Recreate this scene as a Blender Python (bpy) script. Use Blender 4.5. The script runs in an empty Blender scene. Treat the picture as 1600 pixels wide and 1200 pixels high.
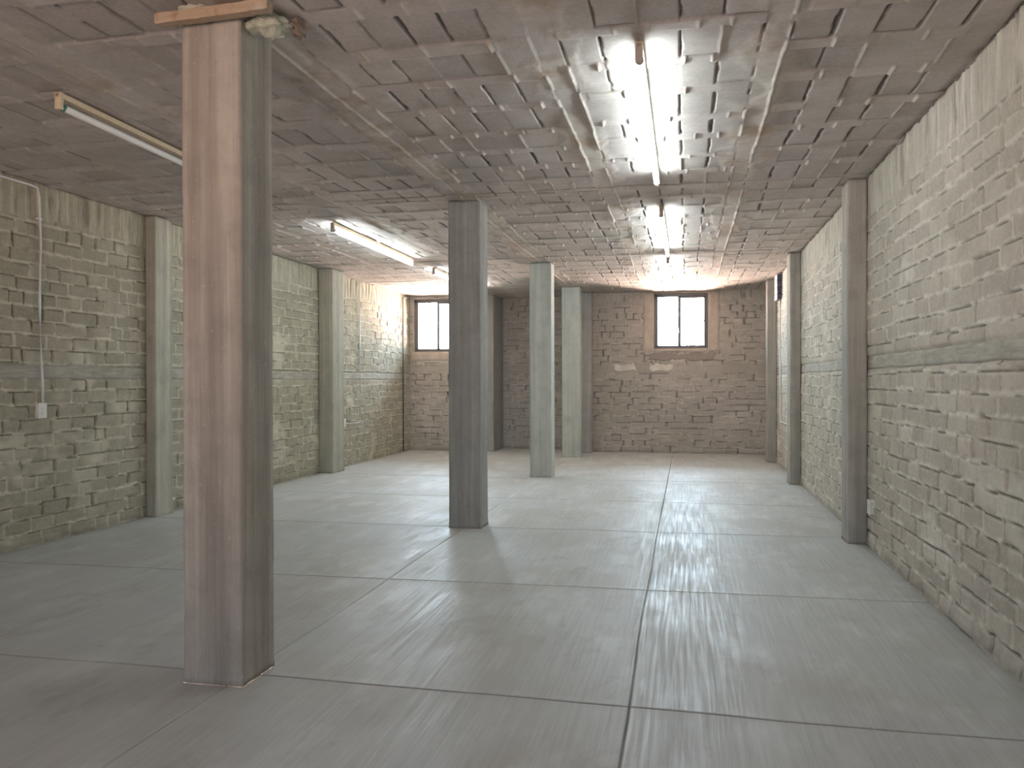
import bpy, bmesh, math, random
import numpy as np
from mathutils import Vector, Matrix

# ------------------------------------------------------------------ camera
C = bpy.context.scene.collection
scene = bpy.context.scene
F_PX, YAW, PITCH, ROLL, CAM_H = 1271.1, 0.2099, -0.0042, -0.0022, 1.25
cy, sy, cp, sp = math.cos(YAW), math.sin(YAW), math.cos(PITCH), math.sin(PITCH)
fw = Vector((-sy*cp, cy*cp, sp)); rt = Vector((cy, sy, 0)); up = rt.cross(fw)
cr, sr = math.cos(ROLL), math.sin(ROLL)
r2 = cr*rt + sr*up; u2 = -sr*rt + cr*up
cam_data = bpy.data.cameras.new('camera'); cam = bpy.data.objects.new('camera', cam_data); C.objects.link(cam)
cam_data.sensor_width = 36.0; cam_data.lens = F_PX/1600*36; cam_data.clip_start = 0.02
M = Matrix.Identity(4)
for i in range(3):
    M[i][0] = r2[i]; M[i][1] = u2[i]; M[i][2] = -fw[i]
M[2][3] = CAM_H
cam.matrix_world = M
scene.camera = cam

# ------------------------------------------------------------------ light and exposure
SKY, GROUND = 42.0, 112.0      # the sunlit side the windows look out on
REAR = 0.085                   # the shaded side behind the camera, as a fraction of it
TUBE = 27.0
vs = scene.view_settings
vs.view_transform = 'Standard'; vs.look = 'None'; vs.gamma = 1.0; vs.exposure = 0.78
vs.use_curve_mapping = False
scene.cycles.max_bounces = 10; scene.cycles.diffuse_bounces = 7; scene.cycles.glossy_bounces = 3
scene.cycles.transparent_max_bounces = 8
scene.cycles.caustics_reflective = False; scene.cycles.caustics_refractive = False
scene.cycles.sample_clamp_indirect = 6.0
scene.cycles.use_denoising = True

world = bpy.data.worlds.new('sky'); scene.world = world; world.use_nodes = True
nt = world.node_tree; nt.nodes.clear()
wo = nt.nodes.new('ShaderNodeOutputWorld'); bg = nt.nodes.new('ShaderNodeBackground')
tc = nt.nodes.new('ShaderNodeTexCoord'); sx = nt.nodes.new('ShaderNodeSeparateXYZ')
rp = nt.nodes.new('ShaderNodeValToRGB'); ma = nt.nodes.new('ShaderNodeMath'); ma.operation = 'MULTIPLY_ADD'
ma.inputs[1].default_value = 0.5; ma.inputs[2].default_value = 0.5
nt.links.new(tc.outputs['Generated'], sx.inputs[0]); nt.links.new(sx.outputs['Z'], ma.inputs[0])
nt.links.new(ma.outputs[0], rp.inputs[0])
mr = nt.nodes.new('ShaderNodeMapRange'); mr.inputs[1].default_value = -0.35; mr.inputs[2].default_value = 0.35
mr.inputs[3].default_value = REAR; mr.inputs[4].default_value = 1.0; nt.links.new(sx.outputs['Y'], mr.inputs[0])
vm = nt.nodes.new('ShaderNodeVectorMath'); vm.operation = 'SCALE'
nt.links.new(rp.outputs[0], vm.inputs[0]); nt.links.new(mr.outputs[0], vm.inputs['Scale']); nt.links.new(vm.outputs[0], bg.inputs[0])
nt.links.new(bg.outputs[0], wo.inputs[0]); bg.inputs[1].default_value = SKY
g = GROUND/SKY
el = rp.color_ramp.elements
el[0].position = 0.0; el[0].color = (1.0*g, 0.70*g, 0.58*g, 1)
el[1].position = 1.0; el[1].color = (0.52, 0.76, 1.0, 1)
e = rp.color_ramp.elements.new(0.47); e.color = (1.0*g, 0.73*g, 0.62*g, 1)
e = rp.color_ramp.elements.new(0.53); e.color = (0.68, 0.84, 1.0, 1)

# room numbers (metres)
H = 2.776; XR = 1.354; XL = -4.873; YB = 14.24; YBL = 14.02; YBM = 14.78; YF = -3.0
W1 = (-0.525, 0.376, 1.795, 2.742)      # window over the right bay: x0, x1, z0, z1
W2 = (-4.79, -3.87, 1.775, 2.715)       # window in the left corner
DOOR = (-2.9, -0.5, 0.0, 2.2)           # wide doorway behind the camera

def portal(name, x0, x1, z0, z1, y, facing):
    l = bpy.data.lights.new(name, 'AREA'); l.shape = 'RECTANGLE'; l.size = x1-x0; l.size_y = z1-z0
    o = bpy.data.objects.new(name, l); C.objects.link(o)
    o.location = ((x0+x1)/2, y, (z0+z1)/2)
    o.rotation_euler = (math.radians(-90 if facing < 0 else 90), 0, 0)   # -Z of the light faces -Y / +Y
    l.cycles.is_portal = True
portal('daylight_portal', *W1, YB+0.16, -1)
portal('daylight_portal', *W2, YBL+0.16, -1)
portal('daylight_portal', *DOOR, YF-0.05, 1)

# ------------------------------------------------------------------ helpers
def link(name, me, parent=None):
    o = bpy.data.objects.new(name, me); C.objects.link(o)
    if parent: o.parent = parent
    return o
def tag(o, label=None, cat=None, group=None, kind=None):
    if label: o['label'] = label
    if cat: o['category'] = cat
    if group: o['group'] = group
    if kind: o['kind'] = kind
    return o
def empty(name, loc, label=None, cat=None, group=None):
    o = bpy.data.objects.new(name, None); C.objects.link(o); o.location = loc; o.empty_display_size = 0.1
    return tag(o, label, cat, group)
def bm_obj(name, bm, mat, parent=None, smooth=False):
    me = bpy.data.meshes.new(name); bm.to_mesh(me); bm.free()
    me.materials.append(mat)
    if smooth: me.polygons.foreach_set('use_smooth', [True]*len(me.polygons))
    return link(name, me, parent)
def add_box(bm, x0, x1, y0, y1, z0, z1, bevel=0.0, mat=None):
    v = [bm.verts.new(p) for p in ((x0,y0,z0),(x1,y0,z0),(x1,y1,z0),(x0,y1,z0),(x0,y0,z1),(x1,y0,z1),(x1,y1,z1),(x0,y1,z1))]
    fs = [bm.faces.new([v[i] for i in q]) for q in ((3,2,1,0),(4,5,6,7),(0,1,5,4),(1,2,6,5),(2,3,7,6),(3,0,4,7))]
    if bevel:
        es = list({e for f in fs for e in f.edges})
        bmesh.ops.bevel(bm, geom=es, offset=bevel, segments=2, affect='EDGES', profile=0.6)
def box_obj(name, x0, x1, y0, y1, z0, z1, mat, parent=None, bevel=0.002):
    bm = bmesh.new(); add_box(bm, x0, x1, y0, y1, z0, z1, bevel)
    return bm_obj(name, bm, mat, parent)
def add_tube(bm, pts, r, n=12, cap=True):
    pts = [Vector(p) for p in pts]; rings = []
    for i, p in enumerate(pts):
        if i == 0: d = pts[1]-p
        elif i == len(pts)-1: d = p-pts[-2]
        else: d = (pts[i+1]-p).normalized() + (p-pts[i-1]).normalized()
        d.normalize()
        a = d.cross(Vector((0,0,1)))
        if a.length < 1e-3: a = Vector((1,0,0))
        a.normalize(); b = d.cross(a)
        rr = r[i] if isinstance(r, (list, tuple)) else r
        rings.append([bm.verts.new(p + a*(rr*math.cos(t)) + b*(rr*math.sin(t))) for t in [2*math.pi*k/n for k in range(n)]])
    for A, B in zip(rings, rings[1:]):
        for k in range(n): bm.faces.new((A[k], A[(k+1)%n], B[(k+1)%n], B[k]))
    if cap:
        bm.faces.new(rings[0][::-1]); bm.faces.new(rings[-1])
def tube_obj(name, pts, r, mat, parent=None, n=12):
    bm = bmesh.new(); add_tube(bm, pts, r, n)
    bmesh.ops.recalc_face_normals(bm, faces=bm.faces)
    return bm_obj(name, bm, mat, parent, smooth=True)

# ---- numpy noise
def h2(i, j, s=0):
    i = np.asarray(i).astype(np.int64); j = np.asarray(j).astype(np.int64)
    n = (i*374761393 + j*668265263 + s*1442695041) & 0xFFFFFFFF
    n = ((n ^ (n >> 13))*1274126177) & 0xFFFFFFFF
    n = ((n ^ (n >> 16))*2246822519) & 0xFFFFFFFF
    return ((n ^ (n >> 15)) & 0xFFFFFF)/float(0xFFFFFF)
def vnoise(x, y, s=0):
    xi = np.floor(x); yi = np.floor(y); fx = x-xi; fy = y-yi
    fx = fx*fx*(3-2*fx); fy = fy*fy*(3-2*fy)
    a = h2(xi, yi, s); b = h2(xi+1, yi, s); c = h2(xi, yi+1, s); d = h2(xi+1, yi+1, s)
    return (a*(1-fx)+b*fx)*(1-fy) + (c*(1-fx)+d*fx)*fy
def fbm(x, y, s=0, o=3):
    r = 0; amp = 0.5; t = 0
    for k in range(o):
        r = r + amp*vnoise(x, y, s+k*17); t += amp; amp *= 0.5; x = x*2.03; y = y*2.03
    return r/t
def sstep(a, b, x):
    t = np.clip((x-a)/(b-a), 0, 1); return t*t*(3-2*t)
def steps(*segs):
    """segs: (start, end, step) runs joined into one increasing array"""
    out = []
    for a, b, d in segs:
        n = max(1, int(round((b-a)/d))); out.append(np.linspace(a, b, n, endpoint=False))
    out.append(np.array([segs[-1][1]])); return np.concatenate(out)
def grid_obj(name, P, mask, mat, flip=False, keep=None, parent=None, smooth=True):
    """P: (n, m, 3) world points, mask: (n, m, 3) surface masks, keep: (n-1, m-1) bool"""
    n, m = P.shape[:2]
    idx = np.arange(n*m).reshape(n, m)
    q = np.stack([idx[:-1, :-1], idx[1:, :-1], idx[1:, 1:], idx[:-1, 1:]], -1)
    if flip: q = q[..., ::-1]
    q = q[keep] if keep is not None else q.reshape(-1, 4)
    me = bpy.data.meshes.new(name)
    me.vertices.add(n*m); me.vertices.foreach_set('co', P.reshape(-1).astype(np.float32))
    nf = len(q)
    me.loops.add(nf*4); me.loops.foreach_set('vertex_index', q.reshape(-1).astype(np.int32))
    me.polygons.add(nf); me.polygons.foreach_set('loop_start', np.arange(0, nf*4, 4, dtype=np.int32))
    me.update(calc_edges=True)
    me.polygons.foreach_set('use_smooth', np.full(nf, smooth))
    at = me.color_attributes.new('mask', 'FLOAT_COLOR', 'POINT')
    col = np.concatenate([np.clip(mask, 0, 1), np.ones((n, m, 1))], -1)
    at.data.foreach_set('color', col.reshape(-1).astype(np.float32))
    me.materials.append(mat); me.update()
    return link(name, me, parent)

# ------------------------------------------------------------------ materials
def new_mat(name):
    m = bpy.data.materials.new(name); m.use_nodes = True
    return m, m.node_tree, m.node_tree.nodes['Principled BSDF']
def N(t, kind, **kw):
    n = t.nodes.new(kind)
    for k, v in kw.items(): setattr(n, k, v)
    return n
def noise(t, scale, detail=4, rough=0.6, stretch=None, dist=0.0):
    c = N(t, 'ShaderNodeTexCoord'); n = N(t, 'ShaderNodeTexNoise')
    n.inputs['Scale'].default_value = scale; n.inputs['Detail'].default_value = detail
    n.inputs['Roughness'].default_value = rough; n.inputs['Distortion'].default_value = dist
    if stretch:
        mp = N(t, 'ShaderNodeMapping'); mp.inputs['Scale'].default_value = stretch
        t.links.new(c.outputs['Object'], mp.inputs[0]); t.links.new(mp.outputs[0], n.inputs[0])
    else: t.links.new(c.outputs['Object'], n.inputs[0])
    return n.outputs['Fac']
def ramp(t, src, lo, hi, a=0.0, b=1.0):
    r = N(t, 'ShaderNodeMapRange'); r.inputs[1].default_value = lo; r.inputs[2].default_value = hi
    r.inputs[3].default_value = a; r.inputs[4].default_value = b; r.clamp = True
    t.links.new(src, r.inputs[0]); return r.outputs[0]
def mix(t, fac, a, b, mode='MIX'):
    m = N(t, 'ShaderNodeMix', data_type='RGBA', blend_type=mode)
    for s, v in ((m.inputs['Factor'], fac), (m.inputs['A'], a), (m.inputs['B'], b)):
        if hasattr(v, 'is_linked') or hasattr(v, 'node'): t.links.new(v, s)
        elif isinstance(v, (int, float)): s.default_value = v
        else: s.default_value = (*v, 1)
    return m.outputs['Result']
def bump(t, bsdf, src, strength, dist):
    b = N(t, 'ShaderNodeBump'); b.inputs['Strength'].default_value = strength; b.inputs['Distance'].default_value = dist
    t.links.new(src, b.inputs['Height']); t.links.new(b.outputs[0], bsdf.inputs['Normal']); return b
def masks(t):
    a = N(t, 'ShaderNodeAttribute', attribute_name='mask'); s = N(t, 'ShaderNodeSeparateColor')
    t.links.new(a.outputs['Color'], s.inputs[0]); return s.outputs

def masonry_mat(name, ca, cb, cm, cd, rough=0.92, rust=0.0):
    """ca..cb brick tones (mask G), cm mortar (mask R), cd dirt in open joints, darker edges and foot (mask B)"""
    m, t, b = new_mat(name); k = masks(t)
    base = mix(t, k[1], ca, cb)
    n1 = noise(t, 7, 5, 0.65); base = mix(t, ramp(t, n1, 0.40, 0.72, 0, 0.5), base, [x*0.72 for x in ca])
    n2 = noise(t, 45, 4, 0.7); base = mix(t, ramp(t, n2, 0.45, 0.75, 0, 0.4), base, [min(1, x*1.3) for x in cb])
    mort = mix(t, ramp(t, noise(t, 20, 3), 0.3, 0.7), cm, [x*0.8 for x in cm])
    base = mix(t, k[0], base, mort)
    if rust:                                             # brown slurry stains where mortar ran
        a_ = N(t, 'ShaderNodeMath', operation='MULTIPLY'); t.links.new(ramp(t, noise(t, 3.5, 5, 0.65), 0.50, 0.64, 0, rust), a_.inputs[0])
        t.links.new(ramp(t, k[0], 0.12, 0.5, 0.12, 1.0), a_.inputs[1]); base = mix(t, a_.outputs[0], base, (0.42, 0.32, 0.235))
    base = mix(t, k[2], base, cd)
    n3 = noise(t, 1.1, 3, 0.5); base = mix(t, ramp(t, n3, 0.42, 0.72, 0, 0.28), base, (0.30, 0.30, 0.22), 'MIX')
    t.links.new(base, b.inputs['Base Color']); b.inputs['Roughness'].default_value = rough
    b.inputs['Specular IOR Level'].default_value = 0.2
    bump(t, b, noise(t, 90, 5, 0.75), 0.55, 0.004)
    return m
M_WALL_R = masonry_mat('brick_right', (0.42,0.38,0.33), (0.57,0.53,0.465), (0.74,0.71,0.63), (0.12,0.10,0.08))
M_WALL_L = masonry_mat('brick_left', (0.31,0.285,0.225), (0.44,0.41,0.33), (0.66,0.62,0.51), (0.10,0.09,0.065))
M_WALL_B = masonry_mat('brick_back', (0.40,0.37,0.345), (0.48,0.45,0.42), (0.60,0.56,0.52), (0.14,0.13,0.12))
M_CEIL = masonry_mat('ceiling_blocks', (0.42,0.39,0.375), (0.53,0.495,0.48), (0.68,0.63,0.59), (0.12,0.105,0.10), rust=0.75)

def concrete_mat(name, c, c2, streak=(15, 15, 0.4), stain=(0.12,0.11,0.10), amt=0.3):
    m, t, b = new_mat(name)
    s = noise(t, 1.0, 5, 0.6, stretch=streak)
    base = mix(t, ramp(t, s, 0.36, 0.64), c, c2)
    base = mix(t, ramp(t, noise(t, 1.0, 3, 0.7, stretch=(streak[0]*3, streak[1]*3, streak[2]*2)), 0.60, 0.74, 0, 0.28), base, [x*0.6 for x in c])
    base = mix(t, ramp(t, noise(t, 5, 5, 0.65), 0.45, 0.72, 0, 0.5), base, [x*0.75 for x in c])
    base = mix(t, ramp(t, noise(t, 2.2, 3, 0.5, stretch=(3,3,0.6)), 0.55, 0.75, 0, amt), base, stain)
    base = mix(t, ramp(t, noise(t, 60, 3, 0.7), 0.62, 0.75, 0, 0.5), base, [min(1,x*1.4) for x in c2])
    t.links.new(base, b.inputs['Base Color']); b.inputs['Roughness'].default_value = 0.85
    b.inputs['Specular IOR Level'].default_value = 0.3
    bump(t, b, noise(t, 70, 5, 0.7), 0.35, 0.003)
    return m
M_COL1 = concrete_mat('cast_concrete_warm', (0.29,0.265,0.235), (0.46,0.43,0.385), amt=0.2)
M_COL2 = concrete_mat('cast_concrete_grey', (0.30,0.30,0.29), (0.40,0.40,0.39), amt=0.25)
M_COL3 = concrete_mat('cast_concrete_pale', (0.42,0.44,0.41), (0.54,0.56,0.52), amt=0.15)
M_PIL = concrete_mat('pilaster_concrete', (0.30,0.285,0.26), (0.42,0.40,0.365), amt=0.25)
M_PILL = concrete_mat('pilaster_concrete_left', (0.34,0.335,0.28), (0.45,0.44,0.375), amt=0.15)
M_BAND = concrete_mat('bond_beam_concrete', (0.33,0.315,0.27), (0.46,0.44,0.385), streak=(6,6,40), amt=0.2)
M_PLASTER = concrete_mat('plaster_surround', (0.46,0.41,0.36), (0.56,0.50,0.44), streak=(6,6,6), amt=0.12)
M_PLAINWALL = concrete_mat('rear_wall_render', (0.36,0.30,0.255), (0.45,0.38,0.325), streak=(8,8,8))
M_RENDER = concrete_mat('lime_patch', (0.62,0.60,0.55), (0.72,0.70,0.64), streak=(6,6,6), amt=0.0)

def floor_mat():
    m, t, b = new_mat('floor_concrete'); k = masks(t)
    s1 = noise(t, 1.0, 6, 0.7, stretch=(62, 1.5, 1), dist=0.15); s2 = noise(t, 1.0, 3, 0.6, stretch=(180, 2.6, 1))
    s3 = noise(t, 0.8, 4, 0.6, dist=0.4); s4 = noise(t, 3.2, 5, 0.65, stretch=(1, 0.45, 1))
    base = mix(t, k[1], (0.43,0.445,0.44), (0.50,0.52,0.515))
    base = mix(t, ramp(t, s1, 0.35, 0.7, 0, 0.45), base, (0.62,0.625,0.61))
    base = mix(t, ramp(t, s2, 0.52, 0.75, 0, 0.40), base, (0.33,0.315,0.28))
    base = mix(t, ramp(t, s3, 0.47, 0.62, 0, 0.5), base, (0.41,0.385,0.335))
    base = mix(t, ramp(t, noise(t, 2.6, 5, 0.7, stretch=(1, 0.6, 1), dist=0.6), 0.56, 0.66, 0, 0.45), base, (0.34,0.32,0.275))
    base = mix(t, ramp(t, s4, 0.52, 0.66, 0, 0.5), base, (0.63,0.65,0.65))
    base = mix(t, ramp(t, noise(t, 5.5, 3, 0.5), 0.70, 0.76, 0, 0.35), base, (0.25,0.23,0.19))
    base = mix(t, k[0], base, (0.66,0.67,0.66))
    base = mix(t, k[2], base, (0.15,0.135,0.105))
    t.links.new(base, b.inputs['Base Color'])
    rg = ramp(t, s4, 0.3, 0.75, 0.60, 0.42)
    rr = N(t, 'ShaderNodeMath', operation='ADD'); t.links.new(rg, rr.inputs[0])
    t.links.new(ramp(t, s1, 0.38, 0.62, 0.11, -0.10), rr.inputs[1])
    t.links.new(rr.outputs[0], b.inputs['Roughness'])
    b.inputs['Specular IOR Level'].default_value = 0.45
    h = N(t, 'ShaderNodeMath', operation='MULTIPLY_ADD'); h.inputs[1].default_value = 0.5
    t.links.new(s2, h.inputs[0]); t.links.new(s1, h.inputs[2])
    h2_ = N(t, 'ShaderNodeMath', operation='MULTIPLY_ADD'); h2_.inputs[1].default_value = 0.25
    t.links.new(noise(t, 60, 4, 0.7), h2_.inputs[0]); t.links.new(h.outputs[0], h2_.inputs[2])
    bump(t, b, h2_.outputs[0], 0.28, 0.0035)
    return m
M_FLOOR = floor_mat()

def plain(name, c, rough=0.5, metal=0.0, em=None, es=0.0, var=0.12):
    m, t, b = new_mat(name)
    base = mix(t, ramp(t, noise(t, 25, 4), 0.3, 0.7), c, [x*(1-var) for x in c])
    t.links.new(base, b.inputs['Base Color'])
    b.inputs['Roughness'].default_value = rough; b.inputs['Metallic'].default_value = metal
    if em: b.inputs['Emission Color'].default_value = (*em, 1); b.inputs['Emission Strength'].default_value = es
    return m
M_WHITE = plain('white_plastic', (0.78,0.78,0.74), 0.45)
M_PVC = plain('conduit_plastic', (0.72,0.73,0.72), 0.4)
M_DARKPIPE = plain('dark_conduit', (0.10,0.095,0.10), 0.6)
M_SLOT = plain('slot_dark', (0.04,0.04,0.04), 0.5)
M_CREAM = plain('cream_batten', (0.66,0.56,0.40), 0.5)
M_BROWN = plain('lamp_end_cap', (0.40,0.35,0.32), 0.5)
M_GREEN = plain('lamp_ring', (0.03,0.16,0.12), 0.5)
M_TUBE_OFF = plain('tube_glass_unlit', (0.80,0.82,0.82), 0.25, var=0.03)
M_TUBE_ON = plain('tube_glass_lit', (0.8,0.8,0.78), 0.3, em=(0.89, 0.985, 1.0), es=TUBE, var=0.0)
M_STEEL = plain('window_steel', (0.16,0.165,0.18), 0.55, 0.3)
M_BLUEBOX = plain('box_side_navy', (0.035,0.04,0.085), 0.5)
M_BOX_LIT = plain('box_lit_face', (0.75,0.66,0.56), 0.5)  # pale colour stands for window and tube light on the room-side faces
M_FLAKE = plain('lime_mortar', (0.52,0.54,0.44), 0.9, var=0.35)
M_LUMP = plain('spilled_mortar', (0.30,0.245,0.20), 0.95, var=0.5)
def wood_mat():
    m, t, b = new_mat('rough_pine')
    s = noise(t, 1.0, 5, 0.7, stretch=(5, 60, 60)); base = mix(t, ramp(t, s, 0.3, 0.7), (0.36,0.27,0.19), (0.47,0.37,0.27))
    base = mix(t, ramp(t, noise(t, 14, 4, 0.6), 0.55, 0.68, 0, 0.7), base, (0.27,0.115,0.075))
    base = mix(t, ramp(t, noise(t, 75, 2, 0.5), 0.70, 0.76), base, (0.05,0.03,0.02))
    base = mix(t, ramp(t, noise(t, 9, 3, 0.5), 0.60, 0.72, 0, 0.6), base, (0.50,0.46,0.40))
    t.links.new(base, b.inputs['Base Color']); b.inputs['Roughness'].default_value = 0.85
    bump(t, b, noise(t, 40, 5, 0.7), 0.6, 0.004); return m
M_WOOD = wood_mat()
def glass_mat():
    m = bpy.data.materials.new('window_glass'); m.use_nodes = True; t = m.node_tree; t.nodes.clear()
    o = N(t, 'ShaderNodeOutputMaterial'); tr = N(t, 'ShaderNodeBsdfTransparent'); gl = N(t, 'ShaderNodeBsdfGlossy')
    fr = N(t, 'ShaderNodeFresnel'); mx = N(t, 'ShaderNodeMixShader'); gl.inputs['Roughness'].default_value = 0.02
    tr.inputs[0].default_value = (0.95, 0.97, 0.96, 1)
    t.links.new(fr.outputs[0], mx.inputs[0]); t.links.new(tr.outputs[0], mx.inputs[1]); t.links.new(gl.outputs[0], mx.inputs[2])
    t.links.new(mx.outputs[0], o.inputs[0]); return m
M_GLASS = glass_mat()

# ------------------------------------------------------------------ masonry relief
def bricks(s, z, seed, L=0.285, CH=0.1075, mort=0.0165, z0=0.0, top=2.48):
    """relief (towards the room) and masks of a rough brick wall at wall coordinates s, z"""
    wob = (fbm(s*0.9, z*0.6, seed, 2)-0.5)*0.035 + (fbm(s*5, z*5, seed+3, 2)-0.5)*0.012
    zz = (z - z0 + wob)/CH
    i = np.floor(zz); ft = zz - i
    off = 0.5*(i % 2) + 0.28*(h2(i, 0*i, seed+5)-0.5)
    ss = s + (fbm(s*6, z*6, seed+9, 2)-0.5)*0.016
    u = ss/L + off; j = np.floor(u); fr = u - j
    jl = (h2(j, i, seed+7)-0.5)*0.34; jr = 1 + (h2(j+1, i, seed+7)-0.5)*0.34
    lo = fr < jl; hi = fr > jr
    jj = np.where(lo, j-1, np.where(hi, j+1, j))
    jl2 = np.where(lo, -1+(h2(j-1, i, seed+7)-0.5)*0.34, np.where(hi, jr, jl))
    jr2 = np.where(lo, jl, np.where(hi, 2+(h2(j+2, i, seed+7)-0.5)*0.34, jr))
    # some long bricks are cut in two headers
    cut = h2(jj, i, seed+11) < 0.12
    midp = jl2 + (jr2-jl2)*(0.42+0.16*h2(jj, i, seed+12))
    r_side = cut & (fr > midp)
    jl3 = np.where(r_side, midp, jl2); jr3 = np.where(cut & ~r_side, midp, jr2)
    key = jj*2 + r_side
    w = (jr3-jl3)*L; cx = (fr-(jl3+jr3)/2)*L; cz = (ft-0.5)*CH
    hx = w/2 - mort*(0.30+0.45*h2(key, i, seed+13)); hz = CH/2 - mort*(0.42+0.35*h2(key, i, seed+14))
    cz = cz + (h2(key, i, seed+15)-0.5)*0.008 + cx*(h2(key, i, seed+16)-0.5)*0.06
    r = 0.018
    qx = np.abs(cx)-hx+r; qz = np.abs(cz)-hz+r
    sd = np.hypot(np.maximum(qx, 0), np.maximum(qz, 0)) + np.minimum(np.maximum(qx, qz), 0) - r
    sd = sd + (fbm(s*26, z*26, seed+21, 2)-0.5)*0.014
    mo = sstep(-0.0035, 0.0045, sd)
    head = (np.abs(cx)-hx) > (np.abs(cz)-hz)*1.0
    hk = h2(jj + (cx > 0), i, seed+31)
    nn = fbm(s*16, z*16, seed+23, 3)
    tone = h2(key, i, seed+17)*0.75 + 0.25*nn
    d_head = -0.005 - 0.028*sstep(0.45, 0.85, hk*0.65+nn*0.50)
    d_bed = 0.003 + 0.010*(fbm(s*9, z*30, seed+25, 3)-0.42) - 0.016*sstep(0.62, 0.75, fbm(s*7, z*12, seed+27, 3)) 
    dm = np.where(head, d_head, d_bed)
    db = (h2(key, i, seed+18)-0.5)*0.010 + (nn-0.5)*0.006 + 0.004 + cz*(h2(key, i, seed+19)-0.3)*0.10
    d = db*(1-mo) + dm*mo
    dark = mo*np.clip(-(dm+0.012)*60, 0, 0.85)
    # gap under the squeezed-out bed mortar
    gap = (~head)*sstep(-0.002, 0.001, cz-hz)*sstep(0.0085, 0.005, cz-hz)*sstep(0.26, 0.40, fbm(s*3.3, z*9, seed+35, 3))
    d = d - 0.014*gap; dark = np.clip(dark + 0.85*gap, 0, 1)
    ledge = (~head)*sstep(0.0, -0.004, cz+hz)*mo; d = d + 0.004*ledge
    # smeared mortar patches over bricks
    sm = sstep(0.64, 0.78, fbm(s*2.2, z*3.1, seed+41, 4))
    mo2 = np.clip(mo + sm*0.75*(1-mo), 0, 1)
    # soldier course of split bricks / trowelled mortar under the slab
    tb = top + (fbm(s*3, z*0, seed+43, 3)-0.5)*0.09
    tk = sstep(-0.012, 0.012, z-tb)
    vv = s/0.105 + (h2(np.floor(s/1.3), 0*s, seed+44))*2; vj = np.floor(vv); vf = np.abs(vv-vj-0.5)*0.105
    vjo = sstep(0.040, 0.048, vf + (fbm(s*20, z*9, seed+45, 2)-0.5)*0.014)
    strk = fbm(s*42, z*4.5, seed+46, 4)
    dt = (strk-0.5)*0.022 - vjo*0.010*(h2(vj, 0*vj, seed+47)) + 0.002
    d = d*(1-tk) + dt*tk
    tone = tone*(1-tk) + (0.25+0.8*(strk-0.2))*tk
    mo2 = mo2*(1-tk) + np.clip(vjo*0.5 + 0.35*sstep(0.5, 0.7, strk) + 0.15, 0, 1)*tk
    dark = dark*(1-tk) + (0.45*sstep(0.62, 0.78, fbm(s*24, z*3, seed+48, 3)))*tk
    # foot of the wall: slightly proud and darker
    ft2 = sstep(0.075, 0.02, z + (fbm(s*7, z*7, seed+49, 3)-0.5)*0.08)
    d = d + ft2*0.010; dark = np.clip(dark + ft2*0.35, 0, 1)
    return d, np.stack([mo2, tone, dark], -1)

def bond_band(s, z, z0, z1, seed):
    w = (fbm(s*3, z*0, seed, 3)-0.5)*0.02
    return sstep(-0.006, 0.006, z-z0-w)*sstep(-0.006, 0.006, z1+w*0.7-z)

def side_wall(name, x, sgn, svals, seed, mat, band, cavity=None):
    zv = np.linspace(-0.01, H+0.045, 265)
    S, Z = np.meshgrid(svals, zv, indexing='ij')
    d, m = bricks(S, Z, seed)
    bb = bond_band(S, Z, band[0]-0.012, band[1]+0.012, seed+70)
    d = d*(1-bb) - 0.012*bb
    P = np.stack([x - sgn*d, S, Z], -1)
    o = grid_obj(name, P, m, mat, flip=(sgn < 0)); tag(o, kind='structure')
    # the cast band runs in the slot left in the brickwork, a child of its own
    zb = np.linspace(band[0]-0.016, band[1]+0.016, 18); sv = svals[::3]
    if sv[-1] != svals[-1]: sv = np.append(sv, svals[-1])
    S, Z = np.meshgrid(sv, zb, indexing='ij')
    w = (fbm(S*2.4, Z*0, seed+71, 3)-0.5)*0.016
    e = np.minimum(np.abs(Z-band[0]), np.abs(Z-band[1]))
    inside = bond_band(S, Z, band[0], band[1], seed+70)
    dd = -0.002 + (fbm(S*6, Z*20, seed+72, 3)-0.5)*0.010
    dd = 0.001 + dd*inside - 0.016*(1-inside)
    Z = Z + w*0.3
    P = np.stack([x - sgn*dd, S, Z], -1)
    b = grid_obj('bond_beam', P, np.stack([dd*0, dd*0, dd*0], -1), M_BAND, flip=(sgn < 0), parent=o)
    b['label'] = 'smooth cast concrete band'
    xa, xb = sorted((x+sgn*0.06, x+sgn*0.20))
    box_obj('wall_leak_block', xa, xb, YF-0.1, YBM+0.3, -0.05, H+0.12, M_PLAINWALL, o, 0)  # unseen backing added behind the brick face to block light leaks
    return o

# right wall: fine where the camera sees it from close by
wr = side_wall('wall_right', XR, 1, steps((YF, 2.6, 0.08), (2.6, 3.5, 0.03), (3.5, 7.6, 0.010), (7.6, 10.4, 0.014), (10.4, YB+0.02, 0.025)), 11, M_WALL_R, (1.333, 1.422))
wl = side_wall('wall_left', XL, -1, steps((YF, 3.6, 0.08), (3.6, 4.9, 0.03), (4.9, 9.0, 0.0105), (9.0, YB-0.2, 0.018)), 57, M_WALL_L, (1.275, 1.37))

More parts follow.
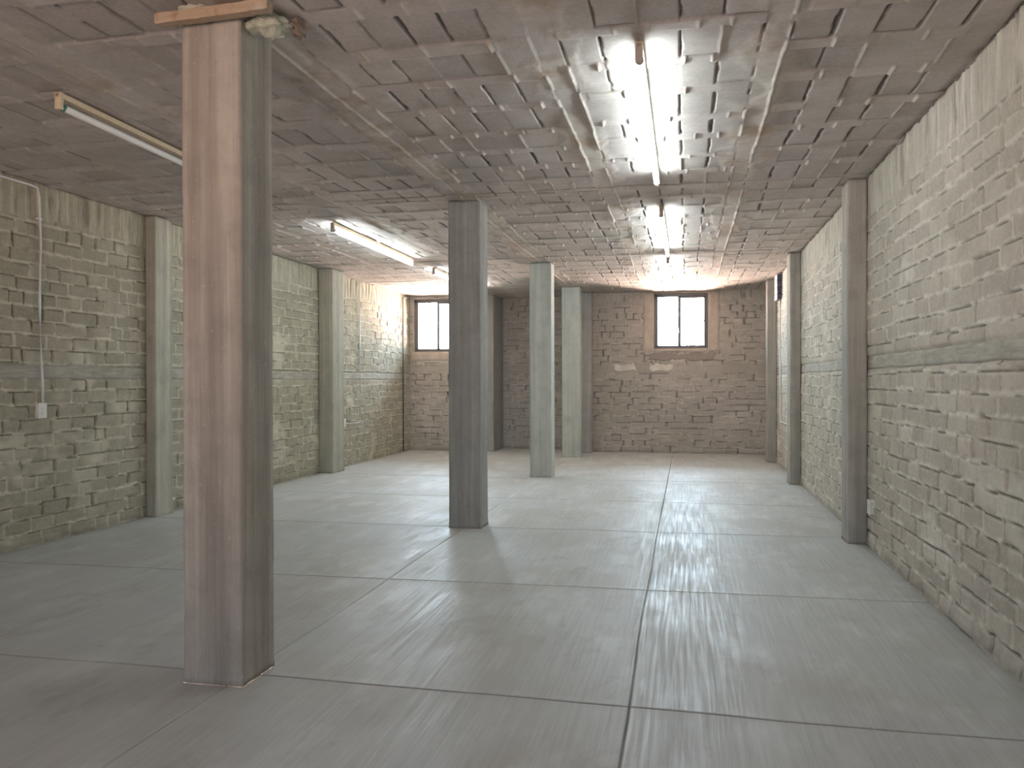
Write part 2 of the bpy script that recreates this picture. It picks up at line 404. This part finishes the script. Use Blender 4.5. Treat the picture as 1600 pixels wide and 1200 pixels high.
# back wall: three bays, the middle one set back
def back_wall(name, x0, x1, y, seed, hole=None, z_up=H, stains=()):
    xv = steps((x0, x1, 0.014))
    zv = np.linspace(-0.01, z_up+0.01, 215)
    if hole:
        for a, arr in ((hole[0], 'x'), (hole[1], 'x'), (hole[2], 'z'), (hole[3], 'z')):
            if arr == 'x': xv[np.argmin(np.abs(xv-a))] = a
            else: zv[np.argmin(np.abs(zv-a))] = a
    X, Z = np.meshgrid(xv, zv, indexing='ij')
    d, m = bricks(X, Z, seed, L=0.29, CH=0.1055, top=2.62)
    if hole:
        edge = sstep(0.06, 0.0, np.maximum(np.maximum(hole[0]-X, X-hole[1]), np.maximum(hole[2]-Z, Z-hole[3])))
        d = d*(1-edge)
    # poured band at mid height, rough
    nb = fbm(X*4, Z*9, seed+80, 3)
    bb = sstep(1.36, 1.375, Z+(nb-0.5)*0.03)*sstep(1.55, 1.50, Z+(nb-0.5)*0.05)
    d = d*(1-bb) + bb*((nb-0.5)*0.012); m[..., 0] = m[..., 0]*(1-bb) + bb*0.25
    m[..., 1] = m[..., 1]*(1-bb) + bb*(nb*0.5); m[..., 2] = m[..., 2]*(1-bb)+bb*0.10
    keep = None
    if hole:
        xc = (xv[:-1]+xv[1:])/2; zc = (zv[:-1]+zv[1:])/2
        XC, ZC = np.meshgrid(xc, zc, indexing='ij')
        keep = ~((XC > hole[0]) & (XC < hole[1]) & (ZC > hole[2]) & (ZC < hole[3]))
    P = np.stack([X, y-d, Z], -1)
    o = grid_obj(name, P, m, M_WALL_B, keep=keep); tag(o, kind='structure'); return o
wbr = back_wall('wall_back_right', -1.68, XR+0.02, YB, 101, W1)
wbm = back_wall('wall_back_middle', -3.50, -1.60, YBM, 131)
wbl = back_wall('wall_back_left', XL-0.02, -3.38, YBL, 151, W2)
# pale lime patches left on the band of the right bay
def patch(x0, x1, z0, z1, seed, y=YB, mat=None, name='lime_patch', parent=None, th=0.012):
    xv = np.linspace(x0, x1, 60); zv = np.linspace(z0, z1, 30); X, Z = np.meshgrid(xv, zv, indexing='ij')
    ex = np.minimum(X-x0, x1-X)/(x1-x0)*2; ez = np.minimum(Z-z0, z1-Z)/(z1-z0)*2
    f = np.minimum(ex*2.2, ez*1.3) + (fbm(X*9, Z*11, seed, 4)-0.5)*1.9
    d = th*sstep(0.15, 0.5, f) - 0.02*(1-sstep(0.05, 0.2, f))
    P = np.stack([X, y-d, Z], -1)
    return grid_obj(name, P, np.zeros(X.shape+(3,)), mat or M_RENDER, parent=parent)
patch(-1.28, -0.80, 1.40, 1.56, 5, parent=wbr)['label'] = 'pale lime patch'
patch(-0.62, -0.16, 1.38, 1.55, 9, parent=wbr, th=0.008)['label'] = 'pale lime patch'

# returns of the recess and the rear wall behind the camera
def slab(name, x0, x1, y0, y1, z0, z1, mat, parent=None, kind='structure', bevel=0):
    o = box_obj(name, x0, x1, y0, y1, z0, z1, mat, parent, bevel)
    if kind: tag(o, kind=kind)
    return o
bm = bmesh.new()
add_box(bm, XL-0.2, DOOR[0], YF-0.15, YF, 0, H+0.02); add_box(bm, DOOR[1], XR+0.2, YF-0.15, YF, 0, H+0.02)
add_box(bm, DOOR[0], DOOR[1], YF-0.15, YF, DOOR[3], H+0.02)
tag(bm_obj('wall_front', bm, M_PLAINWALL), kind='structure')

# ------------------------------------------------------------------ ceiling of hollow blocks between joists
JOISTS = [(-4.02, -3.90), (-2.96, -2.84), (-0.672, -0.548), (0.340, 0.452)]
BEAM = (-1.965, -1.705)
def ceiling():
    xv = steps((XL-0.05, -2.2, 0.013), (-2.2, XR+0.05, 0.0075))
    yv = steps((YF-0.02, 2.3, 0.10), (2.3, 6.7, 0.0115), (6.7, 10.2, 0.018), (10.2, YBM+0.04, 0.030))
    X, Y = np.meshgrid(xv, yv, indexing='ij')
    xw = X + (fbm(X*1.2, Y*0.8, 7, 2)-0.5)*0.035 + (fbm(X*9, Y*9, 8, 2)-0.5)*0.010
    edges = [(-9, -4.873)] + JOISTS[:2] + [BEAM] + JOISTS[2:] + [(1.354, 9)]
    # bays
    d = np.zeros_like(X); tone = np.full(X.shape, 0.5); mo = np.zeros_like(X); dark = np.zeros_like(X)
    inbay = np.zeros(X.shape, bool)
    ridges = np.zeros_like(X)
    for b in range(len(edges)-1):
        x0 = edges[b][1]; x1 = edges[b+1][0]
        n = max(4, round((x1-x0)/0.184)); pw = (x1-x0)/n
        yo = 0.06*b + (fbm(X*0.7, Y*0.4, 20+b, 2)-0.5)*0.05 + (fbm(X*7, Y*7, 30+b, 2)-0.5)*0.014
        yy = (Y + yo)/0.425; row = np.floor(yy)
        jy = (h2(row, 0*row, 40)-0.5)*0.18; jy2 = 1+(h2(row+1, 0*row, 40)-0.5)*0.18
        fy = yy-row
        lo = fy < jy; hi = fy > jy2
        row = np.where(lo, row-1, np.where(hi, row+1, row))
        a = np.where(lo, -1+(h2(row, 0*row, 40)-0.5)*0.18, np.where(hi, jy2, jy))
        c = np.where(lo, jy, np.where(hi, 2+(h2(row+1, 0*row, 40)-0.5)*0.18, jy2))
        py = (fy-a)*0.425; ly = (c-a)*0.425            # 0..ly inside the row
        sw = 0.085 + 0.05*h2(row, 0*row+b, 42)          # width of the mortar strip
        strip = sstep(-0.005, 0.005, py-(ly-sw))
        uu = (xw-x0)/pw; col = np.floor(uu); fx = (uu-col)
        bt = h2(col, row, 50+b)
        dist = np.minimum(fx, 1-fx)*pw
        jk = h2(col + (fx > 0.5), row, 55+b)              # every joint its own width
        crack = sstep(0.0062, 0.0022, dist - 0.0035*(jk > 0.8) + (fbm(X*14, Y*14, 60+b, 2)-0.5)*0.007)*(jk > 0.34)*(1-strip)*sstep(0.0, 0.03, py)
        lightj = sstep(0.0075, 0.003, dist)*(jk <= 0.16)*(1-strip)
        db = (bt-0.5)*0.006 + (fbm(X*4, Y*4, 62, 3)-0.5)*0.006
        # dark step where a block meets the next strip
        sd = np.abs(py-(ly-sw)); sdark = sstep(0.009, 0.002, sd)*(h2(col, row, 64+b) > 0.62)*0.8
        # strip: sags a little, with short ridges across it
        uo = uu + 0.5*h2(row, 0*row, 66+b); c2 = np.floor(uo); f2 = np.abs(uo-c2-0.5-(h2(c2, row, 67+b)-0.5)*0.5)*pw
        tab = sstep(0.0075, 0.0030, f2)*strip*(h2(c2, row, 68+b) > 0.25)*sstep(0.0, 0.02, ly-py)*sstep(0.0, 0.012, py-(ly-sw))
        seg = h2(np.floor(uo-0.5), row, 69+b)
        ds = 0.0035 + (seg-0.5)*0.005 + 0.013*tab
        dd = db*(1-strip) + ds*strip - 0.016*crack + 0.008*lightj - 0.007*sdark
        bay = (xw >= x0) & (xw < x1)
        d = np.where(bay, dd, d)
        tone = np.where(bay, bt*0.9*(1-strip) + (0.35+0.5*seg)*strip, tone)
        mo = np.where(bay, np.clip(0.9*tab + 0.75*lightj + 0.22*strip*seg, 0, 1), mo)
        dark = np.where(bay, np.clip(crack*0.9*(0.5+0.5*(jk > 0.6)) + 0.6*sdark, 0, 1), dark)
        inbay |= bay
        for ex in (x0, x1):
            side = 1
            e = np.abs(xw-ex + (fbm(X*0+ex*3, Y*3, 71, 2)-0.5)*0.006)
            on = vnoise(X*0+ex*7, Y*1.6, 73+b) > (0.35 if ex in (-0.548, 0.452, -1.705, -1.965) else 0.62)
            ridges = np.maximum(ridges, sstep(0.0075, 0.002, e)*on)
    # joists and beam: smooth board-cast strips
    nj = fbm(X*3, Y*1.2, 75, 4)
    jo = ~inbay
    d = np.where(jo, -0.002+(nj-0.5)*0.010, d); tone = np.where(jo, 0.25+nj*0.6, tone); mo = np.where(jo, 0.15+0.35*sstep(0.5, 0.7, nj), mo)
    # a light line along the main beam, one board edge inside it
    e = np.abs(xw+1.83); ridges = np.maximum(ridges, sstep(0.009, 0.003, e)*0.9)
    # slurry smeared over blocks beside the joists
    for jx in (-0.61, 0.40, -1.83, -2.9):
        sm = sstep(0.17, 0.09, np.abs(xw-jx) + (fbm(X*7, Y*5, 77, 3)-0.5)*0.22)*sstep(0.36, 0.52, fbm(X*3, Y*2, 79, 3))
        d = d*(1-sm*0.6) + 0.006*sm; mo = np.clip(mo+0.45*sm, 0, 1); dark *= (1-0.8*sm)
    # cross beams over the rows of columns, each with a long dark step in front of it
    for yb in (6.47, 9.96, 12.95):
        yl = yb + (fbm(X*1.2, X*0, 81, 3)-0.5)*0.10
        cb = sstep(-0.01, 0.01, Y-yl-0.02)*sstep(0.22, 0.17, Y-yl)
        kk = 0.45*cb
        d = d*(1-kk) + kk*0.004
        ln = sstep(0.016, 0.004, np.abs(Y-yl))
        ln = ln*sstep(0.30, 0.5, fbm(X*1.7, X*0+yb, 82, 2)); d = d - 0.018*ln; dark = np.clip(dark + 0.7*ln, 0, 1); tone = tone*(1-kk)+0.7*kk; mo = np.clip(mo+0.18*cb, 0, 1)
    d = d + 0.013*ridges; mo = np.clip(mo + ridges, 0, 1); dark = dark*(1-ridges)
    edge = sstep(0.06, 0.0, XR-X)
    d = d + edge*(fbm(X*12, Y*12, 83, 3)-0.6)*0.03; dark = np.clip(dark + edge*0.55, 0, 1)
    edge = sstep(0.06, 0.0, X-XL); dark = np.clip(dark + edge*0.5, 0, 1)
    P = np.stack([X, Y, H-d], -1)
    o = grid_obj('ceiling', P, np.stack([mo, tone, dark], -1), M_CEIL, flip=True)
    return tag(o, kind='structure')
ceiling()
slab('trim_1', XL-0.2, XR+0.2, YF-0.2, YBM+0.3, H+0.05, H+0.16, M_PLAINWALL)   # the slab over the blocks

# ------------------------------------------------------------------ floor with grooved joints
def floor():
    JY = [1.35, 3.13, 4.90, 6.79, 8.46, 10.25, 12.1]; KY = [0, -0.010, 0.028, 0.034, -0.006, 0.0, 0.0]
    JX = [-3.45, -1.84, -0.217]
    xs = set(np.round(np.arange(XL-0.02, XR+0.06, 0.055), 4)); ys = set(np.round(np.arange(YF-0.6, YBM+0.04, 0.085), 4))
    offs = (-0.026, -0.016, -0.010, -0.006, -0.003, 0, 0.003, 0.006, 0.010, 0.016, 0.026)
    xs = {x for x in xs if all(abs(x-j) > 0.035 for j in JX)} | {round(j+o, 4) for j in JX for o in offs}
    ys = {y for y in ys if all(abs(y-j) > 0.035 for j in JY)} | {round(j+o, 4) for j in JY for o in offs}
    xv = np.array(sorted(xs)); yv = np.array(sorted(ys)); xv[-1] = XR+0.03; yv[-1] = YBM+0.03
    X, Y = np.meshgrid(xv, yv, indexing='ij')
    k = np.interp(yv, JY, KY)[None, :]
    gy = np.full(X.shape, 9.0); gx = np.full(X.shape, 9.0)
    for j in JY: gy = np.minimum(gy, np.abs(Y-j))
    for q, j in enumerate(JX): gx = np.minimum(gx, np.abs(X-j) + (0.008 if q == 0 else 0.0018))
    gv = np.minimum(gy, gx + (fbm(X*2, Y*2, 3, 2)-0.5)*0.004)
    groove = sstep(0.007, 0.002, gv)
    lip = sstep(0.05, 0.012, gx)*(1-groove)*sstep(0.45, 0.6, fbm(X*1.5, Y*0.9, 5, 3))
    Z = -0.010*groove + 0.0015*sstep(0.03, 0.010, gv)*(1-groove)
    ci = np.searchsorted(JX, X.ravel()).reshape(X.shape); ri = np.searchsorted(JY, Y.ravel()).reshape(X.shape)
    tone = 0.25 + 0.6*h2(ci, ri, 12)
    Yw = Y + k*(X+0.2) + (fbm(X*1.3, Y*0.3, 9, 3)-0.5)*0.045
    Xw = X + (fbm(X*0.5, Y*0.45, 15, 2)-0.5)*0.03 + np.where(np.abs(X+1.84) < 0.06, -0.012*(Y-5)/4, 0)*0
    Xw = np.where((X < XL+0.02) | (X > XR), X, Xw); Yw = np.where((Y < YF-0.3) | (Y > YBM), Y, Yw)
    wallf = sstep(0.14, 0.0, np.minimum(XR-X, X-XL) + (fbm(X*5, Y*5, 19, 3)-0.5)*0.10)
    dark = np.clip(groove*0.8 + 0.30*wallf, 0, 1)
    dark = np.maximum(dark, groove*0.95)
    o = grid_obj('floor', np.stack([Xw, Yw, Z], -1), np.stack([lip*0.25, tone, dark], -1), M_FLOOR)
    return tag(o, kind='structure')
floor()

# ------------------------------------------------------------------ columns and pilasters
def column_mesh(x0, x1, y0, y1, seed, mat, z1=H-0.004, ridge=0.0035):
    """closed prism of board-cast concrete: vertical board marks, worn corners and a rough foot"""
    st = 0.011; per = []
    cr_ = 0.008
    def side(a, b):
        n = max(2, int(round((Vector(b)-Vector(a)).length/st)))
        return [Vector(a).lerp(Vector(b), t/n) for t in range(n)]
    pts = side((x0+cr_, y0), (x1-cr_, y0)) + side((x1-cr_, y0), (x1, y0+cr_)) + side((x1, y0+cr_), (x1, y1-cr_)) + side((x1, y1-cr_), (x1-cr_, y1)) \
        + side((x1-cr_, y1), (x0+cr_, y1)) + side((x0+cr_, y1), (x0, y1-cr_)) + side((x0, y1-cr_), (x0, y0+cr_)) + side((x0, y0+cr_), (x0+cr_, y0))
    p = np.array([[q.x, q.y] for q in pts]); n = len(p)
    nx = np.roll(p, -1, 0)-np.roll(p, 1, 0); nx = np.stack([nx[:, 1], -nx[:, 0]], -1); nx /= np.linalg.norm(nx, axis=1)[:, None]
    ss = np.concatenate([[0], np.cumsum(np.linalg.norm(np.diff(p, axis=0), axis=1))])
    zv = np.linspace(-0.003, z1, 95)
    S, Z = np.meshgrid(ss, zv, indexing='ij')
    board = (h2(np.floor((S+0.02*np.sin(Z*0.7))/0.052), 0*S, seed)-0.5)*2*ridge*0.6
    rid = (fbm(S*38, Z*0.5, seed+1, 3)-0.5)*ridge*1.6
    wav = (fbm(S*3, Z*1.8, seed+2, 3)-0.5)*0.006
    pit = -0.004*sstep(0.74, 0.82, fbm(S*40, Z*14, seed+3, 2))
    foot = 0.005*sstep(0.05, 0.0, Z + (fbm(S*12, Z*5, seed+4, 2)-0.5)*0.04)
    D = board + rid + wav + pit + foot
    P = np.stack([p[:, 0][:, None]+nx[:, 0][:, None]*D, p[:, 1][:, None]+nx[:, 1][:, None]*D, Z], -1)
    P = np.concatenate([P, P[:1]], 0)
    return P
def column(name, x0, x1, y0, y1, seed, mat, label, cat='column', group=None, z1=H-0.004, extras=True, root=None):
    P = column_mesh(x0, x1, y0, y1, seed, mat, z1)
    # weld the seam and cap both ends
    n, m = P.shape[:2]; n -= 1
    me = bpy.data.meshes.new(name); V = P[:n].reshape(-1, 3)
    faces = [(i*m+j, ((i+1) % n)*m+j, ((i+1) % n)*m+j+1, i*m+j+1) for i in range(n) for j in range(m-1)]
    faces.append([i*m for i in range(n)][::-1]); faces.append([i*m+m-1 for i in range(n)])
    me.from_pydata(V.tolist(), [], faces); me.materials.append(mat)
    me.polygons.foreach_set('use_smooth', [True]*(len(faces)-2)+[False]*2); me.update()
    o = link(name, me, root)
    return tag(o, label, cat, group)
def lump(name, c, s, seed, mat, parent=None, amp=0.35):
    bm = bmesh.new(); bmesh.ops.create_icosphere(bm, subdivisions=4, radius=1)
    rnd = random.Random(seed)
    from mathutils import noise as mn
    for v in bm.verts:
        k = 1 + amp*mn.noise(v.co*1.6 + Vector((seed, 0, 0))) + amp*0.6*mn.noise(v.co*4 + Vector((0, seed, 0)))
        v.co = Vector((c[0]+v.co.x*k*s[0], c[1]+v.co.y*k*s[1], c[2]+v.co.z*k*s[2]))
    return bm_obj(name, bm, mat, parent, smooth=True)

c1 = column('concrete_column', -2.042, -1.772, 3.016, 3.287, 3, M_COL1,
    'nearest square concrete column, warm brown-grey with vertical board marks, wooden board nailed at its top')
lump('mortar_lip', (-1.69, 3.10, 2.722), (0.075, 0.08, 0.038), 4, M_FLAKE, c1, 0.5)['label'] = 'pale greenish mortar lip'
lump('mortar_lip', (-1.945, 3.06, 2.765), (0.10, 0.10, 0.035), 9, M_FLAKE, c1, 0.5)['label'] = 'pale mortar lip'
lump('mortar_lip', (-1.59, 3.17, 2.735), (0.03, 0.05, 0.035), 12, M_LUMP, c1, 0.5)
column('concrete_column', -1.965, -1.690, 6.645, 6.915, 23, M_COL2,
    'dark grey square concrete column, second in the free-standing row, in front of the left window')
column('concrete_column', -1.972, -1.692, 10.37, 10.64, 43, M_COL3,
    'pale greenish grey concrete column, third in the free-standing row, before the recessed wall bay')
column('concrete_column', -1.962, -1.672, 13.12, 13.39, 63, M_COL3,
    'farthest and smallest free-standing concrete column, just before the back wall')
column('concrete_pilaster', 1.212, XR-0.004, 6.585, 6.85, 83, M_PIL,
    'nearest concrete pilaster on the right wall, beside the low white outlet', 'pilaster')
column('concrete_pilaster', 1.222, XR-0.004, 10.21, 10.47, 93, M_PIL,
    'middle concrete pilaster on the right wall', 'pilaster')
column('concrete_pilaster', 1.215, XR-0.004, 12.84, 13.11, 95, M_PIL,
    'farthest concrete pilaster on the right wall, near the back corner beyond the dark boxes', 'pilaster')
column('concrete_pilaster', XL+0.004, -4.760, 6.632, 6.885, 97, M_PILL,
    'dark-fronted concrete pilaster on the left wall beside the nearest column', 'pilaster')
column('concrete_pilaster', XL+0.004, -4.660, 10.25, 10.62, 99, M_PILL,
    'wide pale concrete pilaster on the left wall, before the low white socket', 'pilaster')
column('concrete_pilaster', -3.475, -3.315, 14.0, YBM-0.004, 87, M_COL2,
    'narrow concrete jamb at the left edge of the recessed back bay', 'pilaster')
column('concrete_pilaster', -1.79, -1.585, 14.0, YBM-0.004, 89, M_COL2,
    'concrete jamb at the right edge of the recessed back bay, behind the farthest column', 'pilaster')

# leftover formwork board under the slab at the nearest column
def board():
    bm = bmesh.new(); n = 40
    a = Vector((-2.105, 2.955, 2.722)); b = Vector((-1.607, 2.955, 2.735))
    rnd = random.Random(4); rings = []
    from mathutils import noise as mn
    for i in range(n+1):
        t = i/n; c = a.lerp(b, t); hh = 0.021 + 0.0035*mn.noise(Vector((t*9, 0, 0))) + 0.004*mn.noise(Vector((t*25, 3, 0)))
        if i in (0, n): hh *= 0.9
        dz = 0.005*mn.noise(Vector((t*5, 7, 0)))
        dy = 0.045
        ring = [(c.x+0.004*mn.noise(Vector((i, 1, k))), c.y-dy/2+q[0]*dy+0.002*mn.noise(Vector((i, k, 5))), c.z+dz+q[1]*hh) for k, q in enumerate(((0, -1), (0, 0), (0, 1), (0.5, 1), (1, 1), (1, 0), (1, -1), (0.5, -1)))]
        rings.append([bm.verts.new(p) for p in ring])
    for A, B in zip(rings, rings[1:]):
        for k in range(8): bm.faces.new((A[k], A[(k+1) % 8], B[(k+1) % 8], B[k]))
    bm.faces.new(rings[0]); bm.faces.new(rings[-1][::-1])
    bmesh.ops.recalc_face_normals(bm, faces=bm.faces)
    return bm_obj('wooden_board', bm, M_WOOD)
tag(board(), 'short rough wooden board fixed across the top of the nearest column under the ceiling', 'board')

# ------------------------------------------------------------------ windows
def window(n, w, y, label_side):
    x0, x1, z0, z1 = w
    root = bpy.data.objects.new('window_%d' % n, None); C.objects.link(root); root.location = (0, 0, 0); tag(root, kind='structure')
    yi = y-0.012; yo = y+0.15
    bm = bmesh.new()                                     # plastered reveal through the wall
    e = 0.02
    add_box(bm, x0-e, x0, yi+0.006, yo, z0-e, z1+e); add_box(bm, x1, x1+e, yi+0.006, yo, z0-e, z1+e)
    add_box(bm, x0-e, x1+e, yi+0.006, yo, z0-e, z0); add_box(bm, x0-e, x1+e, yi+0.006, yo, z1, z1+e)
    bm_obj('window_reveal', bm, M_PLASTER, root)
    yf = y+0.03; t = 0.030; mx = x0 + (x1-x0)*0.475
    bm = bmesh.new()
    add_box(bm, x0, x0+t, yf, yf+0.05, z0, z1, 0.002); add_box(bm, x1-t, x1, yf, yf+0.05, z0, z1, 0.002)
    add_box(bm, x0, x1, yf, yf+0.05, z0, z0+t, 0.002); add_box(bm, x0, x1, yf, yf+0.05, z1-t*1.6, z1, 0.002)
    bm_obj('window_frame', bm, M_STEEL, root)
    for k, (a, b, dy) in enumerate(((x0+t, mx+0.026, 0.008), (mx-0.026, x1-t, 0.030))):
        st = 0.034; top = z1-t*1.6
        bm = bmesh.new()
        ya, yb = yf+dy-0.006, yf+dy+0.012
        add_box(bm, a, a+st, ya, yb, z0+t, top, 0.0015); add_box(bm, b-st, b, ya, yb, z0+t, top, 0.0015)
        add_box(bm, a, b, ya, yb, z0+t, z0+t+st*0.7, 0.0015); add_box(bm, a, b, ya, yb, top-st*(0.4 if k == 0 else 1.0), top, 0.0015)
        s = bm_obj('window_sash', bm, M_STEEL, root)
        box_obj('pane', a+st*0.5, b-st*0.5, yf+dy+0.001, yf+dy+0.005, z0+t+0.005, top-0.005, M_GLASS, s, 0)
    box_obj('latch', x1-t-0.045, x1-t+0.004, yf+0.005, yf+0.02, (z0+z1)/2-0.01, (z0+z1)/2+0.012, M_STEEL, root, 0.002)
    return root
w1 = window(1, W1, YB, 'right'); w2 = window(2, W2, YBL, 'left')
# plaster surround of window 1, a band below window 2
def surround(parts, y, seed, parent):
    for (x0, x1, z0, z1) in parts:
        xv = np.linspace(x0, x1, max(6, int((x1-x0)/0.02))); zv = np.linspace(z0, z1, max(6, int((z1-z0)/0.02)))
        X, Z = np.meshgrid(xv, zv, indexing='ij')
        e = np.minimum(np.minimum(X-x0, x1-X), np.minimum(Z-z0, z1-Z))
        d = 0.014 + (fbm(X*5, Z*5, seed, 3)-0.5)*0.005; d = np.where(e < 0.002, -0.01, d)
        grid_obj('plaster_surround', np.stack([X, y-d, Z], -1), np.zeros(X.shape+(3,)), M_PLASTER, parent=parent)
surround([(-0.715, W1[0], 1.735, H), (W1[1], 0.575, 1.735, H), (W1[0]-0.004, W1[1]+0.004, 1.735, W1[2])], YB, 3, w1)
surround([(W2[0]-0.06, W2[1]+0.1, 1.60, W2[2])], YBL, 6, w2)
M_SILL = concrete_mat('dark_sill_render', (0.26,0.235,0.22), (0.36,0.32,0.30), streak=(5,5,5), amt=0.3)  # discoloured, darker render below the window
patch(-0.76, 0.60, 1.575, 1.75, 21, mat=M_SILL, name='sill_render', parent=w1, th=0.013)['label'] = 'dark grey render under the sill'

# ------------------------------------------------------------------ fluorescent lamps
def lamp_root(x0, y0, x1, y1, label, lit=True):
    """single-tube batten lamp along y, hung right under the blocks"""
    dx, dy = x1-x0, y1-y0; L = math.hypot(dx, dy); a = math.atan2(dy, dx)-math.pi/2
    r = empty('fluorescent_lamp', (x0, y0, H-0.016), label, 'ceiling lamp', 'tube lamps in two rows under the ceiling')
    r.rotation_euler = (0, 0, a)
    b = bmesh.new(); add_box(b, -0.018, 0.018, 0, L, -0.028, 0.0, 0.003)
    bm_obj('batten', b, M_CREAM, r)
    for yy, d in ((0.0, 1), (L, -1)):
        b = bmesh.new(); ya, yb = (yy, yy+0.028*d) if d > 0 else (yy-0.028, yy)
        add_box(b, -0.017, 0.017, ya, yb, -0.088, 0.0, 0.005)
        h = bm_obj('lamp_holder', b, M_BROWN if lit else M_CREAM, r)
        y0_ = yy+0.028*d
        tube_obj('end_ring', [(0, y0_, -0.069), (0, y0_+0.022*d, -0.069)], 0.0195, M_BROWN if lit else M_GREEN, h, 20)
    t = tube_obj('tube', [(0, 0.048, -0.069), (0, 0.052, -0.069), (0, L-0.052, -0.069), (0, L-0.048, -0.069)], [0.016, 0.0185, 0.0185, 0.016], M_TUBE_ON if lit else M_TUBE_OFF, r, 24)
    if lit: t['label'] = 'glowing white tube'
    return r
lamp_root(-0.200, 3.67, -0.202, 6.07, 'lit tube lamp nearest the camera in the right-hand row, bright over the blocks')
lamp_root(-0.202, 7.20, -0.196, 9.60, 'lit tube lamp second in the right-hand row, between two others')
lamp_root(-0.205, 10.10, -0.210, 12.50, 'lit tube lamp farthest in the right-hand row, just before the back window')
lamp_root(-3.20, 3.66, -3.30, 6.06, 'unlit tube lamp with cream batten above the left side, beside the nearest column', lit=False)
lamp_root(-3.285, 7.22, -3.305, 9.62, 'lit tube lamp on the left side between the first two free-standing columns')
lamp_root(-3.285, 10.40, -3.275, 12.80, 'lit tube lamp farthest on the left side, half hidden by the dark column')

# ------------------------------------------------------------------ electrics
def plate(name, label, wall_x, sgn, yc, z0, z1, half, parent=None, cat='socket'):
    r = empty(name, (wall_x, yc, z0), label, cat)
    b = bmesh.new(); xs = sorted((-sgn*0.030, sgn*0.02)); add_box(b, xs[0], xs[1], -half, half, 0, z1-z0, 0.004); bm_obj('box', b, M_WHITE, r)
    b = bmesh.new(); xs = sorted((-sgn*0.035, -sgn*0.029)); add_box(b, xs[0], xs[1], -half-0.004, half+0.004, -0.003, z1-z0+0.003, 0.002); cv = bm_obj('cover_plate', b, M_WHITE, r)
    hz = (z1-z0)
    for k in (0.32, 0.62):
        b = bmesh.new(); xs = sorted((-sgn*0.0375, -sgn*0.033)); add_box(b, xs[0], xs[1], -0.010, 0.010, hz*k-0.008, hz*k+0.008, 0.001); bm_obj('outlet', b, M_PVC, cv)
    return r
plate('light_switch', 'white switch box at the end of the conduit on the left wall', XL, -1, 5.372, 0.972, 1.082, 0.038, cat='switch')
plate('wall_socket', 'small white socket box beside the far wide pilaster on the left wall', XL, -1, 11.04, 0.588, 0.70, 0.045)
plate('wall_socket', 'white outlet low on the right wall beside the nearest pilaster', XR, 1, 6.41, 0.262, 0.362, 0.045)

def conduit(name, pts, r, mat, label, clips=()):
    root = empty(name, pts[0], label, 'conduit')
    P0 = Vector(pts[0]); o = tube_obj('pipe', [Vector(p)-P0 for p in pts], r, mat, root, 10)
    for c, ax in clips:
        c = Vector(c)-P0; b = bmesh.new()
        if ax == 'z': add_box(b, c.x-0.018, c.x+0.012, c.y-0.018, c.y+0.018, c.z-0.008, c.z+0.008, 0.002)
        else: add_box(b, c.x-0.018, c.x+0.012, c.y-0.008, c.y+0.008, c.z-0.018, c.z+0.018, 0.002)
        bm_obj('clip', b, mat, root)
    return root
xl = XL+0.022
conduit('electrical_conduit', [(xl, 3.2, H-0.035), (xl, 5.28, H-0.035), (xl, 5.345, H-0.045), (xl, 5.358, H-0.11), (xl, 5.372, 2.3), (xl, 5.36, 1.85), (xl+0.002, 5.37, 1.40), (xl, 5.385, 1.25), (xl, 5.385, 1.080)],
        0.0095, M_PVC, 'white conduit running along the ceiling edge and down the left wall to the switch', [((xl, 5.361, 2.5), 'z')])
conduit('electrical_conduit', [(xl, 11.64, H-0.03), (xl, 11.645, 1.8), (xl, 11.64, 0.66), (xl, 11.625, 0.628), (xl, 11.58, 0.618), (xl, 11.08, 0.628)],
        0.009, M_PVC, 'thin pale conduit down the far left wall, turning along to the socket', [])
conduit('electrical_conduit', [(XL+0.02, 13.6, 0.02), (XL+0.02, 13.6, 1.4), (XL+0.02, 13.6, 2.70), (XL+0.02, 13.63, 2.725), (XL+0.02, 13.93, 2.725)],
        0.010, M_DARKPIPE, 'dark thin pipe standing in the far left corner beside the window')
xr = XR-0.02
conduit('electrical_conduit', [(xr, 12.22, 2.40), (xr, 12.22, 1.5), (xr, 12.20, 0.70), (xr, 12.15, 0.655), (xr, 11.2, 0.655)],
        0.011, M_PVC, 'pale conduit dropping from the dark boxes on the far right wall')
conduit('ceiling_cable', [(-4.80, 11.66, H-0.022), (-4.2, 11.72, H-0.022), (-3.30, 11.66, H-0.022)], 0.007, M_PVC, 'thin white cable crossing the ceiling to the farthest left lamp')

# stack of small boxes up on the right wall
r = empty('breaker_box', (XR, 12.16, 2.40), 'stack of four small dark-sided boxes high on the far right wall', 'breaker box')
for k in range(4):
    z = 0.004+k*0.091
    b = bmesh.new(); add_box(b, -0.066, 0.015, 0, 0.30, z, z+0.084, 0.003); bx = bm_obj('box', b, M_BLUEBOX, r)
    b = bmesh.new(); add_box(b, -0.073, -0.065, 0.004, 0.296, z+0.003, z+0.081, 0.002); bm_obj('lit_face', b, M_BOX_LIT, bx)['label'] = 'pale face with light painted in'  # thin pale sheet paints the lit side of each dark box
